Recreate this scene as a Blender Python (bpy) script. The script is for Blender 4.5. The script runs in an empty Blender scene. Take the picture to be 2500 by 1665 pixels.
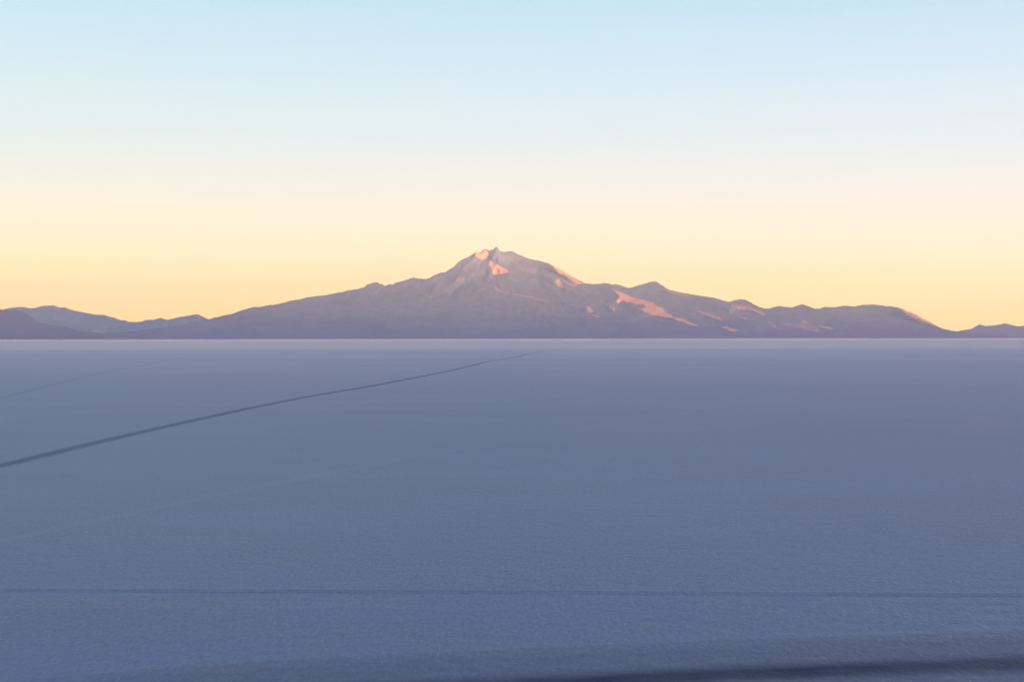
import bpy, math, random
import numpy as np
from mathutils import Matrix, Vector

R = math.radians
rng = np.random.RandomState(7)
scene = bpy.context.scene
C = scene.collection

# ------------------------------------------------------------------ settings
EXPO = 2.35
K = 1.0 / 2 ** EXPO            # sky radiances below are given as seen in the picture
EYE = 2.5                      # eye height above the salt, metres
F = 2500 * 50 / 36.0           # focal length in photo pixels (50 mm on a 36 mm frame)
ROLL = R(0.085)
PITCH = -(832.5 - 831.0) / F
SUN_AZ = R(-29)                # from +x (photo right) towards the camera
SUN_EL = R(2.2)
scene.view_settings.view_transform = 'Standard'
scene.view_settings.look = 'None'
scene.view_settings.gamma = 1
scene.view_settings.exposure = EXPO

# ------------------------------------------------------------------ camera
cam_d = bpy.data.cameras.new('camera')
cam_d.lens = 50; cam_d.sensor_width = 36; cam_d.clip_start = 0.1; cam_d.clip_end = 400000
cam = bpy.data.objects.new('camera', cam_d); C.objects.link(cam)
Mrot = (Matrix.Rotation(R(90) + PITCH, 4, 'X') @ Matrix.Rotation(-ROLL, 4, 'Z'))
cam.matrix_world = Matrix.Translation((0, 0, EYE)) @ Mrot
scene.camera = cam
M3 = np.array(Mrot.to_3x3())

def rays(px, py):
    """direction (x/y, z/y) seen at a photo pixel"""
    px = np.asarray(px, float); py = np.asarray(py, float)
    v = np.stack([(px - 1250) / F, -(py - 832.5) / F, -np.ones_like(px * py)], -1)
    w = v @ M3.T
    return w[..., 0] / w[..., 1], w[..., 2] / w[..., 1]

def on_ground(px, py):
    a, b = rays(px, py)
    y = -EYE / b
    return a * y, y

# ------------------------------------------------------------------ noise in numpy
def vnoise(x, y, seed):
    r = np.random.RandomState(seed).rand(256, 256)
    xi = np.floor(x).astype(int); yi = np.floor(y).astype(int)
    fx = x - xi; fy = y - yi
    fx = fx * fx * (3 - 2 * fx); fy = fy * fy * (3 - 2 * fy)
    g = lambda i, j: r[i % 256, j % 256]
    return (g(xi, yi) * (1 - fx) * (1 - fy) + g(xi + 1, yi) * fx * (1 - fy)
            + g(xi, yi + 1) * (1 - fx) * fy + g(xi + 1, yi + 1) * fx * fy) * 2 - 1

def fbm(x, y, seed, n=5, gain=.5):
    s = 0; a = 1; t = 0
    for i in range(n):
        s = s + a * vnoise(x * 2 ** i, y * 2 ** i, seed + i); t += a; a *= gain
    return s / t

def inside(px, py, poly):
    c = np.zeros(px.shape, bool)
    n = len(poly); j = n - 1
    for i in range(n):
        xi, yi = poly[i]; xj, yj = poly[j]
        cond = ((yi > py) != (yj > py)) & (px < (xj - xi) * (py - yi) / ((yj - yi) or 1e-9) + xi)
        c ^= cond; j = i
    return c

def blur(a, n, axis):
    k = np.hanning(2 * n + 3)[1:-1]; k /= k.sum()
    return np.apply_along_axis(lambda m: np.convolve(np.pad(m, n, mode='edge'), k, 'valid'), axis, a)

# ------------------------------------------------------------------ materials
def new_mat(name):
    m = bpy.data.materials.new(name); m.use_nodes = True
    nt = m.node_tree; b = nt.nodes['Principled BSDF']
    return m, nt, b

def nd(nt, t, **kw):
    n = nt.nodes.new(t)
    for k, v in kw.items():
        setattr(n, k, v)
    return n

def lk(nt, a, b): nt.links.new(a, b)

def mixc(nt, fac, a, b, mode='MIX'):
    n = nd(nt, 'ShaderNodeMix', data_type='RGBA', blend_type=mode)
    for sock, v in ((n.inputs[0], fac), (n.inputs[6], a), (n.inputs[7], b)):
        if hasattr(v, 'links'): lk(nt, v, sock)
        elif isinstance(v, (int, float)): sock.default_value = v
        else: sock.default_value = (*v, 1)
    return n.outputs[2]

def noise(nt, vec, scale, detail=4, rough=.55):
    n = nd(nt, 'ShaderNodeTexNoise'); n.inputs['Scale'].default_value = scale
    n.inputs['Detail'].default_value = detail; n.inputs['Roughness'].default_value = rough
    lk(nt, vec, n.inputs['Vector']); return n.outputs[0]

def maprange(nt, v, a, b, c=0, d=1, smooth=True):
    n = nd(nt, 'ShaderNodeMapRange')
    n.interpolation_type = 'SMOOTHSTEP' if smooth else 'LINEAR'
    n.inputs['From Min'].default_value = a; n.inputs['From Max'].default_value = b
    n.inputs['To Min'].default_value = c; n.inputs['To Max'].default_value = d
    lk(nt, v, n.inputs['Value']); return n.outputs['Result']

def math_(nt, op, a, b=0.0, c=None):
    n = nd(nt, 'ShaderNodeMath', operation=op)
    for s, v in zip(n.inputs, (a, b) if c is None else (a, b, c)):
        if hasattr(v, 'links'): lk(nt, v, s)
        else: s.default_value = v
    return n.outputs[0]

def mapping(nt, vec, sc=(1, 1, 1), rot=(0, 0, 0)):
    n = nd(nt, 'ShaderNodeMapping'); n.inputs['Scale'].default_value = sc
    n.inputs['Rotation'].default_value = rot
    lk(nt, vec, n.inputs['Vector']); return n.outputs[0]

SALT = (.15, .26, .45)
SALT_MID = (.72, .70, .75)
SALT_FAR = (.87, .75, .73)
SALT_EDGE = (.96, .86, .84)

def salt_colour(nt):
    """white salt crust: grain, crust plates, damp mottling, light on the far salt painted in as paler colour"""
    geo = nd(nt, 'ShaderNodeNewGeometry'); pos = geo.outputs['Position']
    sep = nd(nt, 'ShaderNodeSeparateXYZ'); lk(nt, pos, sep.inputs[0])
    # crystals stand up from the crust, so they are drawn out a little along y
    grain = noise(nt, mapping(nt, pos, (1, .28, 1)), 24, 3, .75)
    fleck = noise(nt, mapping(nt, pos, (1, .22, 1)), 40, 2, .6)
    mott = noise(nt, mapping(nt, pos, (.5, 1, 1)), .35, 5, .6)
    big = noise(nt, mapping(nt, pos, (.35, 1, 1)), .03, 4, .55)
    streak = noise(nt, mapping(nt, pos, (.05, 1, 1), (0, 0, R(8))), .5, 4, .6)
    # the brighter band far out is light painted into the colour
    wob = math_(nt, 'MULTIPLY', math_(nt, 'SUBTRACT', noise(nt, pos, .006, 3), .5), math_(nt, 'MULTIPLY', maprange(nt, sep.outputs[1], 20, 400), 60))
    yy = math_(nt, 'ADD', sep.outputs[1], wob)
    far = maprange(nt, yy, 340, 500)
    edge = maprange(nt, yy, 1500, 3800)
    yn = math_(nt, 'DIVIDE', 1.0, math_(nt, 'MAXIMUM', yy, 8.0))      # grazing sky reflection painted as a tone growing paler with distance
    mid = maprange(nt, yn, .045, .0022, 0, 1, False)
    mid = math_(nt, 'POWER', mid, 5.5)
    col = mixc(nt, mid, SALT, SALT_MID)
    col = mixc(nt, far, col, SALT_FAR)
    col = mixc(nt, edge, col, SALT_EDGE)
    for v, lo, hi in ((grain, .76, 1.24), (mott, .93, 1.07), (big, .92, 1.08), (streak, .975, 1.025)):
        m = maprange(nt, v, .3, .7, lo, hi, False)
        cc = nd(nt, 'ShaderNodeCombineXYZ')
        for i in range(3): lk(nt, m, cc.inputs[i])
        col = mixc(nt, 1.0, col, cc.outputs[0], 'MULTIPLY')
    # bright crystal flecks
    fl = maprange(nt, fleck, .62, .72, 0, .24)
    col = mixc(nt, fl, col, (.93, .93, .93))
    # bluish / pinkish damp patches
    hue = maprange(nt, noise(nt, mapping(nt, pos, (.4, 1, 1)), .035, 3), .35, .65)
    tint = mixc(nt, hue, (.94, 1.0, 1.03), (1.10, .985, 1.0))
    col = mixc(nt, 1.0, col, tint, 'MULTIPLY')
    return col, pos, grain, far

def salt_bump(nt, b, pos, grain, strength=.38):
    n2 = noise(nt, pos, 3.2, 4, .6)
    h = math_(nt, 'ADD', math_(nt, 'MULTIPLY', grain, .012), math_(nt, 'MULTIPLY', n2, .03))
    bu = nd(nt, 'ShaderNodeBump'); bu.inputs['Strength'].default_value = strength
    bu.inputs['Distance'].default_value = 1.0
    lk(nt, h, bu.inputs['Height']); lk(nt, bu.outputs[0], b.inputs['Normal'])

def salt_surface(b, nt, far):
    lk(nt, maprange(nt, far, 0, 1, .42, .37), b.inputs['Roughness'])      # a damp film farther out
    b.inputs['IOR'].default_value = 1.5
    b.inputs['Specular IOR Level'].default_value = .5

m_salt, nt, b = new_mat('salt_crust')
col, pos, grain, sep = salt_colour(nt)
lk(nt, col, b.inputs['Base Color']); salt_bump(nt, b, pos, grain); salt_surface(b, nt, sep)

def track_mat(name, stops, wobble=.12, dark=(.008, .085, .27)):
    """salt whose colour is changed across the sheet: stops = [(v, mix amount)], towards the dark colour"""
    m, nt, b = new_mat(name)
    col, pos, grain, sep = salt_colour(nt)
    uv = nd(nt, 'ShaderNodeUVMap'); s = nd(nt, 'ShaderNodeSeparateXYZ'); lk(nt, uv.outputs[0], s.inputs[0])
    w = math_(nt, 'MULTIPLY', math_(nt, 'SUBTRACT', noise(nt, pos, 1.6, 4), .5), wobble)
    v = math_(nt, 'ADD', s.outputs[1], w)
    cr = nd(nt, 'ShaderNodeValToRGB'); cr.color_ramp.interpolation = 'EASE'
    els = cr.color_ramp.elements
    while len(els) > 1: els.remove(els[-1])
    els[0].position = stops[0][0]; els[0].color = (stops[0][1],) * 3 + (1,)
    for p, a in stops[1:]:
        e = els.new(p); e.color = (a, a, a, 1)
    lk(nt, v, cr.inputs[0])
    # u fades the track in and out along its length
    amt = math_(nt, 'MULTIPLY', cr.outputs[0], s.outputs[0])
    pn = maprange(nt, noise(nt, pos, .8, 4), .3, .7, .9, 1.05, False)
    amt = math_(nt, 'MINIMUM', math_(nt, 'MULTIPLY', amt, pn), 1.0)
    col2 = mixc(nt, amt, col, dark)
    lk(nt, col2, b.inputs['Base Color']); salt_bump(nt, b, pos, grain); salt_surface(b, nt, sep)
    lk(nt, math_(nt, 'SUBTRACT', .5, math_(nt, 'MINIMUM', math_(nt, 'MULTIPLY', amt, .49), .48)), b.inputs['Specular IOR Level'])
    return m


def rock_mat(name, low, high, ztop, sun_scree, zmin=60):
    m, nt, b = new_mat(name)
    geo = nd(nt, 'ShaderNodeNewGeometry'); pos = geo.outputs['Position']
    sep = nd(nt, 'ShaderNodeSeparateXYZ'); lk(nt, pos, sep.inputs[0])
    n1 = noise(nt, pos, .0012, 6, .6)
    n2 = noise(nt, mapping(nt, pos, (1, .5, .35)), .006, 5, .65)
    n3 = noise(nt, pos, .02, 4, .6)
    zz = math_(nt, 'ADD', sep.outputs[2], math_(nt, 'MULTIPLY', math_(nt, 'SUBTRACT', n1, .5), ztop * .9))
    col = mixc(nt, maprange(nt, zz, zmin, ztop), low, high)  # blue shade of the lower slopes put into the rock colour
    for v, lo, hi in ((n1, .85, 1.15), (n2, .86, 1.14), (n3, .9, 1.1)):
        mm = maprange(nt, v, .3, .7, lo, hi, False)
        cc = nd(nt, 'ShaderNodeCombineXYZ')
        for i in range(3): lk(nt, mm, cc.inputs[i])
        col = mixc(nt, 1.0, col, cc.outputs[0], 'MULTIPLY')
    at = nd(nt, 'ShaderNodeAttribute'); at.attribute_name = 'sun_scree'  # low sunlight painted as salmon colour, partly real mineral slopes
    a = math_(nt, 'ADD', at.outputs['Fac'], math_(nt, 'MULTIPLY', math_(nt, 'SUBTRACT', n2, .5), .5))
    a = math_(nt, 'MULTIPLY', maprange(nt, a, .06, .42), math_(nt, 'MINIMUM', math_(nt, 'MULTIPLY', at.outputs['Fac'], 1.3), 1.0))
    col = mixc(nt, a, col, sun_scree)
    lk(nt, col, b.inputs['Base Color'])
    b.inputs['Roughness'].default_value = .95; b.inputs['Specular IOR Level'].default_value = .1
    bu = nd(nt, 'ShaderNodeBump'); bu.inputs['Strength'].default_value = .3; bu.inputs['Distance'].default_value = 14
    lk(nt, math_(nt, 'ADD', n3, math_(nt, 'MULTIPLY', n2, 2)), bu.inputs['Height']); lk(nt, bu.outputs[0], b.inputs['Normal'])
    return m

# ------------------------------------------------------------------ mesh helper
def grid_mesh(name, P, mat, attr=None, kind='structure', label=None, uv=None, smooth=True, wrap=False):
    """P: (rows, cols, 3) grid"""
    r, c = P.shape[:2]
    me = bpy.data.meshes.new(name)
    idx = np.arange(r * c).reshape(r, c)
    if wrap: idx = np.concatenate([idx, idx[:, :1]], 1)
    q = np.stack([idx[:-1, :-1], idx[:-1, 1:], idx[1:, 1:], idx[1:, :-1]], -1).reshape(-1, 4)
    me.from_pydata(P.reshape(-1, 3).tolist(), [], q.tolist())
    if smooth: me.polygons.foreach_set('use_smooth', [True] * len(me.polygons))
    if attr is not None:
        a = me.attributes.new('sun_scree', 'FLOAT', 'POINT'); a.data.foreach_set('value', attr.reshape(-1).astype(np.float32))
    if uv is not None:
        l = me.uv_layers.new(name='UVMap'); vi = np.zeros(len(me.loops), int); me.loops.foreach_get('vertex_index', vi)
        l.data.foreach_set('uv', uv.reshape(-1, 2)[vi].reshape(-1).astype(np.float32))
    me.materials.append(mat); me.update()
    o = bpy.data.objects.new(name, me); C.objects.link(o)
    o['kind'] = kind
    if label: o['label'] = label
    return o

# ------------------------------------------------------------------ salt flat
rad = np.concatenate([[0.05], np.geomspace(1, 62000, 110)])
ang = np.linspace(0, 2 * math.pi, 144, endpoint=False)
P = np.stack([rad[:, None] * np.cos(ang), rad[:, None] * np.sin(ang), np.zeros((len(rad), len(ang)))], -1)
P[..., 1] += 8
grid_mesh('salt_flat', P, m_salt, label='flat bluish white salt crust reaching to the foot of the mountains', wrap=True)

# ------------------------------------------------------------------ mountains
def terrain(name, outline, foot_d, slope, mat, patches=(), left_d=0, right_d=0, label=None, step=2.2, rows=110,
            relief=1.0, seed=3, apex=None, base_py=834, centre=None, bow=0, thick=5000, jag=0.0):
    """A range that stands at its own distance. outline = skyline, foot_d = distance of its foot,
    slope = metres of depth gained per metre climbed (function of height)."""
    ox = np.array([p[0] for p in outline], float); oy = np.array([p[1] for p in outline], float)
    px = np.arange(ox[0], ox[-1], step)
    sil = np.interp(px, ox, oy)
    if jag: sil = sil + jag * fbm(px / 7, px * 0 + .5, seed + 40, 4, .65)
    t = np.linspace(0, 1, rows) ** .92
    PX = np.broadcast_to(px, (rows, len(px))).copy()
    PY = base_py + t[:, None] * (sil - base_py)[None, :]
    ra, rb = rays(PX, PY)
    u = (px - px[0]) / (px[-1] - px[0])
    foot = foot_d + left_d * (1 - u) ** 2 + right_d * u ** 2
    if centre is not None:
        foot = foot + bow * (1 - np.exp(-((px - centre) / 420.) ** 2))
    D = np.broadcast_to(foot, PX.shape).copy()
    # height above ground -> depth, solved with two passes because height depends on distance
    for _ in range(3):
        Z = rb * D + EYE
        D = foot[None, :] + slope(np.maximum(Z, 0))
    # gullies running down from the summit
    m = foot_d / F                                  # metres per photo pixel
    if apex is not None:
        th = np.arctan2(PX - apex[0], (PY - apex[1]) * 2.6 + 60)
        rr = np.hypot(PX - apex[0], (PY - apex[1]) * 2.6)
        th = th + .10 * fbm(PX / 90, PY / 40, seed + 33, 3)
        g = fbm(th * 3.1 + 30, rr / 260, seed, 5, .5)
        g2 = 1 - np.abs(fbm(th * 9 + 11, rr / 110 + 5, seed + 9, 4, .6)) * 2
        rel = g * 13 + g2 * 2.5 * np.clip(rr / 120, .3, 1)
    else:
        rel = fbm(PX / 45 + 40, PY / 60, seed, 5, .55) * 9
    rel = rel + fbm(PX / 22, PY / 9, seed + 20, 4, .6) * 2.5
    env = np.clip(t * 3, 0, 1)[:, None] * np.clip((1 - t) * 14, .25, 1)[:, None]
    hgt = np.clip((base_py - sil) / 100, .12, 1.2)[None, :]
    WX = PX + 5 * fbm(PX / 14, PY / 6, seed + 80, 4, .65); WY = PY + 2.6 * fbm(PX / 11, PY / 5, seed + 85, 4, .65)
    calm = np.zeros_like(PX)
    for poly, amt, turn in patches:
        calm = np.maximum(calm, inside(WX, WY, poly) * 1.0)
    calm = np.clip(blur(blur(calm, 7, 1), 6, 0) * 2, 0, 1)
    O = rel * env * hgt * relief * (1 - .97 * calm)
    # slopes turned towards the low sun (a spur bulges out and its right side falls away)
    sun_scree = np.zeros_like(PX)
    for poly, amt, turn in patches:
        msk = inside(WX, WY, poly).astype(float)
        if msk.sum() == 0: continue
        sun_scree = np.maximum(sun_scree, blur(blur(msk, 1, 1), 1, 0) * amt)
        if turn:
            msk2 = blur(blur(msk, 3, 1), 5, 0)
            cum = np.cumsum(msk2, 1) * step * turn
            tot = cum[:, -1:]
            # slow bulge before the patch
            o = np.zeros_like(cum); acc = np.zeros(len(t))
            for j in range(cum.shape[1] - 1, -1, -1):
                acc = acc * math.exp(-step / 60.) + msk2[:, j] * step * turn
                o[:, j] = -acc
            O = O + blur(o, 4, 0)
            # and it is steeper than the slope around it: a scarp above a flatter bench
            msk3 = blur(blur(msk, 2, 1), 2, 0); dpy = np.abs(PY[1:] - PY[:-1])
            o2 = np.zeros_like(msk3); acc = np.zeros(msk3.shape[1])
            for i in range(len(t) - 2, -1, -1):
                yz = np.clip(5.2 - Z[i] * .002, 2.0, 5.2)
                acc = acc * np.exp(-dpy[i] / 14.) + msk3[i] * dpy[i] * yz * .30 * min(turn * 1.2, 1)
                o2[i] = acc
            O = O + blur(o2, 2, 1)
    D = D + O * m
    X = ra * D; Z = rb * D + EYE
    front = np.stack([X, D, Z], -1)
    top = front[-1]
    back = []
    for k in range(1, 14):
        f = k / 13.
        b_ = top.copy(); b_[:, 1] += thick * f * hgt[0]
        b_[:, 2] = np.minimum(top[:, 2] - 20 * f, top[:, 2] * (1 - f) ** 1.2 - 20 * f)
        b_[:, 2] += fbm(px / 30, px * 0 + f * 6, seed + 60, 4) * top[:, 2] * .05 * (f > 0.1)
        b_[:, 2] = np.where(f >= .99, -20, np.minimum(b_[:, 2], top[:, 2] - 20 * f))
        back.append(b_)
    P = np.concatenate([front, np.array(back)], 0)
    A = np.concatenate([sun_scree, np.zeros((13, len(px)))], 0)
    return grid_mesh(name, P, mat, attr=A, label=label)

def tr(pts, s, dx, dy): return [(x / s + dx, y / s + dy) for x, y in pts]
A1 = lambda p: tr(p, 4.71, 1000, 580)
A4 = lambda p: tr(p, 4.282, 1450, 660)
A5 = lambda p: tr(p, 4.282, 1950, 700)
A3 = lambda p: tr(p, 3.925, 0, 700)

skyline = [(60, 824), (140, 819), (200, 814), (254.8, 812), (293, 810.8), (331, 808), (382, 802), (433, 794.3), (476.4, 786.6), (508.5, 779.7),
 (538, 771.8), (568, 766), (591, 757), (616, 750), (638, 749), (653, 745.7), (670, 743.8), (691, 739), (714, 733), (733.5, 731),
 (744, 727.4), (776, 722.5), (793, 721), (818.5, 715.5), (840, 712), (857, 707.7), (871.5, 706), (892, 700.7), (894.5, 696), (908, 691), (916, 689),
 (922.5, 689), (925, 693), (934, 694), (938, 698.5), (949, 694.7), (960, 694.7), (968, 689.6), (982, 686.5), (1000, 681), (1010.6, 677.7),
 (1022, 679.8), (1038, 681.5), (1049, 679.4), (1061.6, 671), (1076, 666), (1087, 664.5), (1097.7, 658), (1110, 650), (1112.5, 646), (1120, 639.5),
 (1127, 635), (1144, 627), (1153, 621), (1161, 616.5), (1175, 615), (1180.5, 608.7), (1191, 609.3), (1192, 611.8), (1204, 609.3), (1211, 602.5),
 (1216.6, 605.5), (1220, 613), (1233.5, 615.5), (1244, 613.5), (1252.6, 614), (1261, 618.6), (1272, 623.5), (1284.5, 629), (1295, 632.6),
 (1306, 635), (1314, 635.6), (1327, 639.5), (1337.6, 641.6), (1352.4, 650), (1373.7, 660.7), (1386.4, 669), (1399, 677.7), (1414, 685), (1429, 691),
 (1446, 693.8), (1463, 692.8), (1475.6, 690.7), (1486, 692.5), (1496.7, 695.5), (1502, 693.5), (1530.6, 702.5), (1543, 702), (1562, 695.5),
 (1581, 690.4), (1590, 688), (1597, 687.3), (1604, 688.5), (1613.5, 694.6), (1632, 706.7), (1655.5, 713), (1683.5, 718), (1714, 722.6), (1753.6, 729.4),
 (1779, 737.5), (1786, 736), (1795.6, 732), (1807, 730), (1819, 731.2), (1835, 739.4), (1851.7, 748.7), (1868, 753.4), (1879.7, 753), (1891, 749.4),
 (1903, 747), (1917, 749), (1933.4, 750), (1947.4, 746), (1960, 742.7), (1973, 747.6), (1991.8, 754.3), (2013, 749.5), (2034, 749.7), (2064.4, 746),
 (2085.5, 748), (2104, 744.8), (2125, 743.2), (2148.5, 744.8), (2183.5, 749), (2197.5, 751.8), (2230, 765.4), (2265, 783), (2286, 795.7), (2300, 802),
 (2323.7, 807), (2337.7, 809.5), (2400, 816), (2480, 823)]

patches = [  # sunlit slopes as painted colour; the faintest are pale debris fans
 (A1([(640, 300), (760, 262), (860, 300), (900, 380), (860, 440), (700, 430), (620, 380)]), .16, .2),
 (A1([(560, 430), (640, 400), (640, 500), (580, 560), (520, 500)]), .2, .2),
 (A1([(1000, 190), (1200, 200), (1330, 260), (1200, 300), (1080, 240)]), .2, .2),
 (A1([(1160, 380), (1300, 330), (1480, 370), (1520, 415), (1180, 415)]), .2, .3),
 (A1([(1380, 480), (1430, 470), (1430, 540), (1385, 560)]), .22, .25),
 (A1([(260, 560), (360, 540), (420, 620), (300, 660)]), .18, .15),
 (A1([(755, 170), (830, 175), (870, 150), (890, 150), (915, 205), (885, 245), (770, 238)]), .95, .6),
 (A1([(905, 258), (1000, 310), (1100, 360), (1145, 400), (1080, 415), (975, 428), (930, 340)]), 1.0, .45),
 (A1([(900, 512), (1000, 578), (1090, 620), (1250, 645), (1400, 675), (1610, 738), (1600, 754), (1400, 704), (1250, 672), (1100, 650), (1010, 610)]), .42, 0),
 (A1([(1635, 330), (1700, 345), (1820, 425), (1900, 480), (2020, 528), (1920, 538), (1780, 468), (1700, 405)]), .8, .8),
 (A1([(1690, 470), (1740, 480), (1768, 588), (1720, 572), (1690, 520)]), .62, .5),
 (A1([(1745, 470), (1870, 530), (1940, 555), (1860, 560), (1770, 500)]), .45, 0),
 (A1([(2045, 780), (2125, 848), (2110, 868), (2060, 858)]), .9, .7),
 (A1([(2060, 868), (2200, 912), (2180, 922), (2110, 910)]), .65, .0),
 (A4([(180, 193), (300, 238), (400, 283), (520, 318), (630, 343), (640, 370), (710, 390), (770, 460), (830, 485), (840, 500), (720, 492),
      (620, 467), (520, 427), (435, 392), (550, 392), (530, 357), (400, 347), (300, 315), (240, 355), (228, 325), (270, 272)]), 1.0, .8),
 (A4([(830, 485), (950, 508), (1020, 545), (1105, 580), (1040, 578), (850, 517)]), .72, .4),
 (A4([(115, 358), (200, 382), (238, 420), (190, 414)]), .6, .4),
 (A4([(1000, 410), (1110, 425), (1230, 458), (1365, 520), (1300, 520), (1120, 448)]), .45, .3),
 (A4([(1320, 583), (1430, 598), (1530, 640), (1420, 638)]), .62, .4),
 (A4([(1420, 345), (1540, 360), (1660, 400), (1820, 462), (1780, 475), (1640, 422), (1440, 392)]), .5, .5),
 (A4([(1440, 460), (1560, 490), (1640, 520), (1540, 512)]), .36, .2),
 (A4([(1120, 555), (1210, 565), (1150, 575)]), .4, .2),
 (A4([(1800, 515), (1925, 592), (1880, 595)]), .5, .3),
 (A4([(1950, 560), (2040, 545), (2100, 560), (2230, 540), (2355, 590), (2355, 650), (2250, 640), (2150, 610), (2040, 590)]), .30, .2),
 (A4([(2140, 500), (2240, 540), (2200, 560)]), .42, .2),
 (A5([(180, 403), (300, 413), (385, 447), (330, 447)]), .55, .3),
 (A5([(0, 370), (180, 450), (500, 490), (620, 512), (400, 490), (200, 480), (60, 455)]), .22, .1),
 (A5([(1050, 222), (1200, 285), (1350, 360), (1440, 412), (1300, 392), (1180, 330)]), .6, 1.2),
 (A4([(560, 168), (680, 186), (800, 226), (1010, 260), (960, 272), (780, 240)]), .35, .4),
]

def slope_main(z):
    return 5.5 * z - 3.2 * 260 * (1 - np.exp(-z / 260.)) * 0.3 - 0.0011 * z * z

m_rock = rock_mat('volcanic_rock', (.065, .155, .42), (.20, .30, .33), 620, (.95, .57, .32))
m_foot = rock_mat('foothill_rock', (.05, .11, .30), (.09, .14, .26), 400, (.8, .5, .4))
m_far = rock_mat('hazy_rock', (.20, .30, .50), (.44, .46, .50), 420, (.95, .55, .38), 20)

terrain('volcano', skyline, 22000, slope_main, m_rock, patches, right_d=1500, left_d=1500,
        label='broad grey volcano with jagged summit and salmon pink patches of painted sunlight and mineral slopes', apex=(1205, 600), relief=1.0, jag=1.6)

foothill = [(-420, 776), (-300, 762), (-200, 756), (-120, 760), (-60, 751), (-20, 753), (0, 754.8), (10, 758), (18, 755.5), (26, 759), (36, 756.5), (53.5, 760.4), (69, 766), (76.4, 776.4), (92, 786.6),
 (122, 793), (163, 799.4), (193.6, 807), (224, 811.6), (245, 813), (300, 819), (380, 826)]
terrain('foothill', foothill, 19000, lambda z: 3.5 * z, m_foot, label='dark blue grey hill at the left behind the salt flat', seed=31, jag=1.0, right_d=2500, thick=3000)

far = [(-420, 792), (-250, 770), (-120, 756), (-60, 758), (0, 757), (25.5, 752), (43, 749.7), (61, 749.7), (69, 752.7), (86.6, 751.7), (102, 747.4), (131, 745.3), (145, 751), (158, 750),
 (168, 754.8), (183.4, 758.6), (204, 763), (229, 767.5), (254.8, 769.3), (270, 774), (280, 776), (293, 781.5), (306, 782), (313.4, 786), (344, 786),
 (354, 781.5), (377, 780), (392, 776), (407.6, 781), (423, 777.7), (443, 773), (458.6, 771), (481.5, 767), (494, 772.6), (507, 779), (540, 790), (600, 805), (700, 823)]
fp = [(A3([(500, 190), (570, 203), (700, 235), (780, 250), (690, 248), (530, 240)]), 1, 1.2), (A3([(515, 283), (600, 290), (665, 316), (590, 322)]), 1, 1.2),
      (A3([(890, 400), (1010, 408), (1015, 440), (888, 440)]), 1, 1.2), (A3([(960, 272), (1100, 298), (1150, 325), (1050, 320)]), 1, 1.0),
      (A3([(1870, 265), (1985, 312), (1890, 320)]), 1, 1.2), (A3([(1540, 298), (1640, 318), (1580, 325)]), .3, .2)]  # warm sunlit spots painted onto the far hills
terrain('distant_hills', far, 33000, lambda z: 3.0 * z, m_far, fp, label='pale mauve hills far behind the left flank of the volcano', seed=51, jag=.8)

right = [(2230, 822), (2300, 815), (2330, 810.5), (2351.7, 805.8), (2375, 802.3), (2390, 792), (2407.7, 795.7), (2438, 793), (2452, 789), (2464, 791.8), (2485, 797), (2500, 795),
 (2540, 786), (2600, 780), (2680, 788), (2760, 776), (2850, 790), (2960, 800), (3050, 822)]
terrain('low_hills', right, 27000, lambda z: 4.0 * z, m_rock, label='low blue hills past the right end of the volcano', seed=71, jag=.6)

# ------------------------------------------------------------------ unseen range added on the sunset side, outside the frame, to shade the flat
sdir = np.array([math.cos(SUN_AZ), math.sin(SUN_AZ)])
nrm = np.array([-sdir[1], sdir[0]])
ctr = np.array([0, 8000.]) + sdir * 42000
n1, n2 = 240, 24
s_ = np.linspace(-30000, 36000, n1); w_ = np.linspace(-1, 1, n2)
crest = 1560 + 150 * fbm(s_ / 3500, s_ * 0, 91, 5)
crest = crest - 650 * np.exp(-((s_ - 7800) / 5200.) ** 4)          # gap shaped into the crest so the low sun reaches the far shore
Pw = np.zeros((n2, n1, 3))
for i, w in enumerate(w_):
    base = ctr + sdir * w * 4500
    Pw[i, :, 0] = base[0] + nrm[0] * s_; Pw[i, :, 1] = base[1] + nrm[1] * s_
    prof = (1 - abs(w)) ** .85
    Pw[i, :, 2] = crest * prof * (1 + .12 * fbm(s_ / 1500, s_ * 0 + w * 3, 95, 5)) - 20
grid_mesh('shade_range', Pw, m_rock, attr=np.zeros((n2, n1)), label='unseen range added on the sunset side to shade the salt flat')

# ------------------------------------------------------------------ pale bank added along the foot of the mountains, tilted to catch light
m_added_bank, nt, b = new_mat('added_bank_pale')
geo = nd(nt, 'ShaderNodeNewGeometry')
lk(nt, mixc(nt, maprange(nt, noise(nt, geo.outputs['Position'], .002, 4), .3, .7), (.88, .90, .92), (.86, .88, .90)), b.inputs['Base Color'])
b.inputs['Roughness'].default_value = .8
ppx = np.arange(-500, 3100, 6.)
ra_, rb_ = rays(ppx, ppx * 0 + 829)
rowsP = []
for k in range(7):
    f = k / 6.
    D_ = 15500 + 60 * fbm(ppx / 300, ppx * 0, 77, 3) + f * 110
    hh = (1 - math.cos(math.pi * min(f * 1.15, 1))) / 2 * (21 + 1 * fbm(ppx / 60, ppx * 0, 78, 4)) * (1 if f < .9 else .6)
    rowsP.append(np.stack([ra_ * D_, D_, hh - .2 + ppx * 0], -1))
D_ = D_ + 900
rowsP.append(np.stack([ra_ * D_, D_, ppx * 0 - 1], -1))
grid_mesh('added_bank', np.array(rowsP), m_added_bank, label='thin pale bank added to catch the low sun along the far shore')

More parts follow.
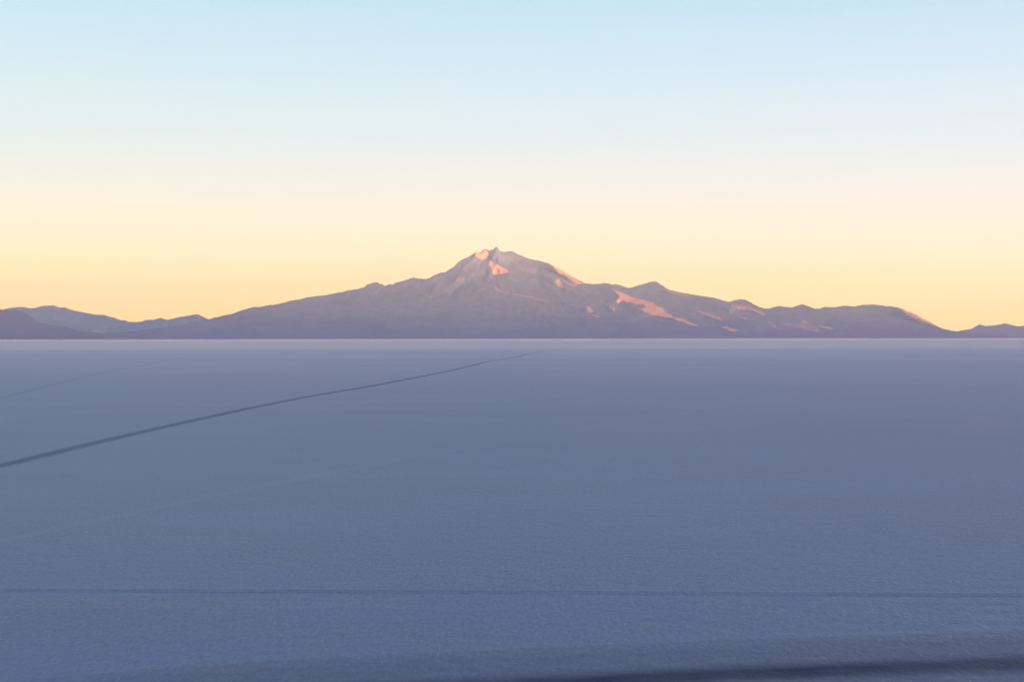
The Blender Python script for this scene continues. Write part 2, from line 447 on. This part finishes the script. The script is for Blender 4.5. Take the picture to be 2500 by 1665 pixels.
# ------------------------------------------------------------------ tracks in the salt
def track(name, pts, half, mat, z, label, fade=(0, 0), n=400, strips=9):
    gx, gy = on_ground([p[0] for p in pts], [p[1] for p in pts])
    P0 = np.stack([gx, gy], -1)
    d = np.concatenate([[0], np.cumsum(np.hypot(*(P0[1:] - P0[:-1]).T))])
    # Catmull-Rom through the points, sampled evenly in log distance
    ss = np.geomspace(1, 1 + d[-1], n) - 1
    def cr(v):
        out = np.empty(n); k = np.clip(np.searchsorted(d, ss, 'right') - 1, 0, len(d) - 2)
        m = np.gradient(v, d)
        h = d[k + 1] - d[k]; t = (ss - d[k]) / h
        return ((2*t**3 - 3*t**2 + 1) * v[k] + (t**3 - 2*t**2 + t) * h * m[k] + (-2*t**3 + 3*t**2) * v[k+1] + (t**3 - t**2) * h * m[k+1])
    L = np.stack([cr(P0[:, 0]), cr(P0[:, 1])], -1)
    T = np.gradient(L, axis=0); T /= np.linalg.norm(T, axis=1)[:, None]
    N = np.stack([-T[:, 1], T[:, 0]], -1)
    f = np.linspace(0, 1, n)
    rows = []; uvs = []
    fd = np.ones(n)
    if fade[0]: fd *= np.clip(f / fade[0], 0, 1)
    if fade[1]: fd *= np.clip((1 - f) / fade[1], 0, 1)
    for i in range(strips):
        v = 1 - i / (strips - 1)
        q = L + N * (v * 2 - 1) * half
        zz = z if 0 < i < strips - 1 else -.002      # the sheet's borders dip under the crust
        zc = np.full((n, 1), zz); zc[0] = zc[-1] = -.002
        rows.append(np.concatenate([q, zc], 1)); uvs.append(np.stack([fd, np.full(n, v)], -1))
    return grid_mesh(name, np.array(rows), mat, uv=np.array(uvs), label=label)

single = [(0, 0), (.08, .0), (.42, .9), (.58, .9), (.92, 0), (1, 0)]
m_t1 = track_mat('track_salt', single, .10)
track('track', [(-300, 1205), (0, 1137), (250, 1077), (500, 1020), (627, 993), (743, 970), (900, 943.5), (1015, 921.6), (1090, 907), (1138, 896), (1192, 882.5), (1260, 872), (1290, 863.5),
  (1321, 858.4), (1386, 850), (1423, 843.5), (1477, 840), (1498, 835.5), (1521, 832)], .44, m_t1, .003,
  'single dark tyre track running diagonally from the left edge towards the volcano', fade=(0, .5))
faint = [(0, 0), (.25, .0), (.45, .3), (.55, .3), (.75, 0), (1, 0)]
m_t2 = track_mat('faint_track_salt', faint, .10)
track('track', [(-300, 1035), (0, 971), (159, 932), (244, 911), (340, 893), (425, 876), (474, 860), (525, 851)], .5, m_t2, .003,
  'faint thin track crossing the salt at the far left', fade=(0, .3))
thin = [(0, 0), (.2, .0), (.42, .32), (.58, .32), (.8, 0), (1, 0)]
m_t3 = track_mat('thin_track_salt', thin, .10)
track('track', [(-600, 1436), (0, 1439), (637, 1441), (1300, 1444), (1900, 1447.5), (2500, 1451.5), (3100, 1456)], .14, m_t3, .003,
  'thin straight line across the salt near the bottom of the picture')
pale = [(0, 0), (.25, 0), (.45, .045), (.55, .045), (.75, 0), (1, 0)]
m_t5 = track_mat('old_track_salt', pale, .10, (.78, .80, .86))
track('track', [(-500, 1450), (-100, 1345), (300, 1256), (680, 1179), (1009, 1115), (1434, 1046), (1593, 1020), (1912, 961), (2230, 924), (2500, 898)], .45, m_t5, .003,
  'faint pale old track slanting across the middle of the salt', fade=(.3, .3))
m_t4 = track_mat('rut_salt', [(0, 0), (.05, .28), (.18, .32), (.35, .95), (.42, .95), (.58, .40), (.74, .38), (.88, .24), (.965, 0)], .05, (.012, .04, .12))
track('track', [(-1400, 1890), (-700, 1815), (0, 1743), (600, 1687), (1300, 1649.5), (1900, 1622), (2500, 1601), (3200, 1580), (4200, 1555)], 1.1, m_t4, .003,
  'wide dark rut with a soft greyer verge across the bottom right corner', fade=(.62, 0), strips=11)

# ------------------------------------------------------------------ haze
bpy.ops.mesh.primitive_cube_add(size=1)
hz = bpy.context.object; hz.name = 'haze'; hz.data.name = 'haze'
X0, X1, Y0, Y1, ZT = -56000, 64000, -56000, 44000, 1860
hz.location = ((X0 + X1) / 2, (Y0 + Y1) / 2, (ZT - 30) / 2); hz.scale = (X1 - X0, Y1 - Y0, ZT + 30)
m, nt, b = new_mat('thin_air'); nt.nodes.remove(b)
vol = nd(nt, 'ShaderNodeVolumePrincipled')
vol.inputs['Color'].default_value = (.72, .91, 1.0, 1)
vol.inputs['Density'].default_value = 2.6e-5
vol.inputs['Anisotropy'].default_value = .3
lk(nt, vol.outputs[0], nt.nodes['Material Output'].inputs['Volume'])
hz.data.materials.append(m); hz['kind'] = 'stuff'; hz['label'] = 'thin mauve haze over the salt flat'

# ------------------------------------------------------------------ sky
w = bpy.data.worlds.new('World'); scene.world = w; w.use_nodes = True
nt = w.node_tree; nt.nodes.clear()
out = nd(nt, 'ShaderNodeOutputWorld')
tc = nd(nt, 'ShaderNodeTexCoord'); sp = nd(nt, 'ShaderNodeSeparateXYZ'); lk(nt, tc.outputs['Generated'], sp.inputs[0])
cr = nd(nt, 'ShaderNodeValToRGB'); els = cr.color_ramp.elements
stops = [(0, (2.7, 1.50, .22)), (.0147, (2.62, 1.52, .25)), (.039, (2.2, 1.50, .41)), (.070, (1.46, 1.20, .73)), (.10, (1.12, 1.07, .88)),
         (.131, (.91, 1.0, .95)), (.177, (.73, .92, .97)), (.238, (.54, .81, .96)), (.35, (.21, .38, .60)), (.6, (.05, .125, .31)), (1, (.02, .07, .21))]
back_stops = [(0, (.19, .25, .50)), (.04, (.21, .27, .53)), (.10, (.24, .30, .55)), (.2, (.17, .28, .55)), (.35, (.09, .19, .43)), (.6, (.045, .115, .31)), (1, (.02, .07, .21))]
# a square-root axis keeps the stops near the horizon apart
while len(els) > 1: els.remove(els[-1])
els[0].position = 0; els[0].color = (*stops[0][1], 1)
for p, c in stops[1:]:
    e = els.new(math.sqrt(p)); e.color = (*c, 1)
band = noise(nt, mapping(nt, tc.outputs['Generated'], (1, 1, 14)), 2.5, 4, .6)
zw = math_(nt, 'ADD', sp.outputs[2], math_(nt, 'MULTIPLY', math_(nt, 'SUBTRACT', band, .5), .016))
zw = math_(nt, 'MAXIMUM', zw, 0.0)
# sky a little deeper towards the left, away from the sunset
zw = math_(nt, 'MULTIPLY', zw, maprange(nt, sp.outputs[0], -.35, .35, .96, 1.04, False))
lk(nt, math_(nt, 'SQRT', zw), cr.inputs[0])
crb = nd(nt, 'ShaderNodeValToRGB'); eb = crb.color_ramp.elements
while len(eb) > 1: eb.remove(eb[-1])
eb[0].position = 0; eb[0].color = (*back_stops[0][1], 1)
for p, c in back_stops[1:]:
    e = eb.new(math.sqrt(p)); e.color = (*c, 1)
lk(nt, math_(nt, 'SQRT', zw), crb.inputs[0])
# the warm twilight arch spans the sky ahead and round to the sunset; the sky behind the viewer is plain dusk blue
hl = math_(nt, 'SQRT', math_(nt, 'ADD', math_(nt, 'MULTIPLY', sp.outputs[0], sp.outputs[0]), math_(nt, 'MULTIPLY', sp.outputs[1], sp.outputs[1])))
fwd = math_(nt, 'DIVIDE', sp.outputs[1], math_(nt, 'MAXIMUM', hl, .001))
arch = mixc(nt, maprange(nt, fwd, -.1, .85), crb.outputs[0], cr.outputs[0])
bg = nd(nt, 'ShaderNodeBackground'); bg.inputs[1].default_value = K
# cyan and golden to the left, paler and a touch lilac to the right
side = mixc(nt, maprange(nt, sp.outputs[0], -.36, .36, 0, 1, False), (.97, .995, .975), (.985, .98, 1.02))
arch = mixc(nt, 1.0, arch, side, 'MULTIPLY')
lk(nt, arch, bg.inputs[0])
sky = nd(nt, 'ShaderNodeTexSky', sky_type='NISHITA'); sky.sun_disc = False
sky.sun_elevation = SUN_EL; sky.sun_rotation = math.pi / 2 - SUN_AZ; sky.altitude = 3600
bg2 = nd(nt, 'ShaderNodeBackground'); bg2.inputs[1].default_value = .005; lk(nt, sky.outputs[0], bg2.inputs[0])
ad = nd(nt, 'ShaderNodeAddShader'); lk(nt, bg.outputs[0], ad.inputs[0]); lk(nt, bg2.outputs[0], ad.inputs[1])
lk(nt, ad.outputs[0], out.inputs[0])

# ------------------------------------------------------------------ sun
sd = bpy.data.lights.new('sun', 'SUN'); sd.energy = 5; sd.angle = R(1.2); sd.color = (1, .43, .22)
so = bpy.data.objects.new('sun', sd); C.objects.link(so)
L = Vector((math.cos(SUN_EL) * math.cos(SUN_AZ), math.cos(SUN_EL) * math.sin(SUN_AZ), math.sin(SUN_EL)))
so.rotation_euler = L.to_track_quat('Z', 'Y').to_euler()

scene.cycles.volume_bounces = 2
scene.cycles.max_bounces = 6
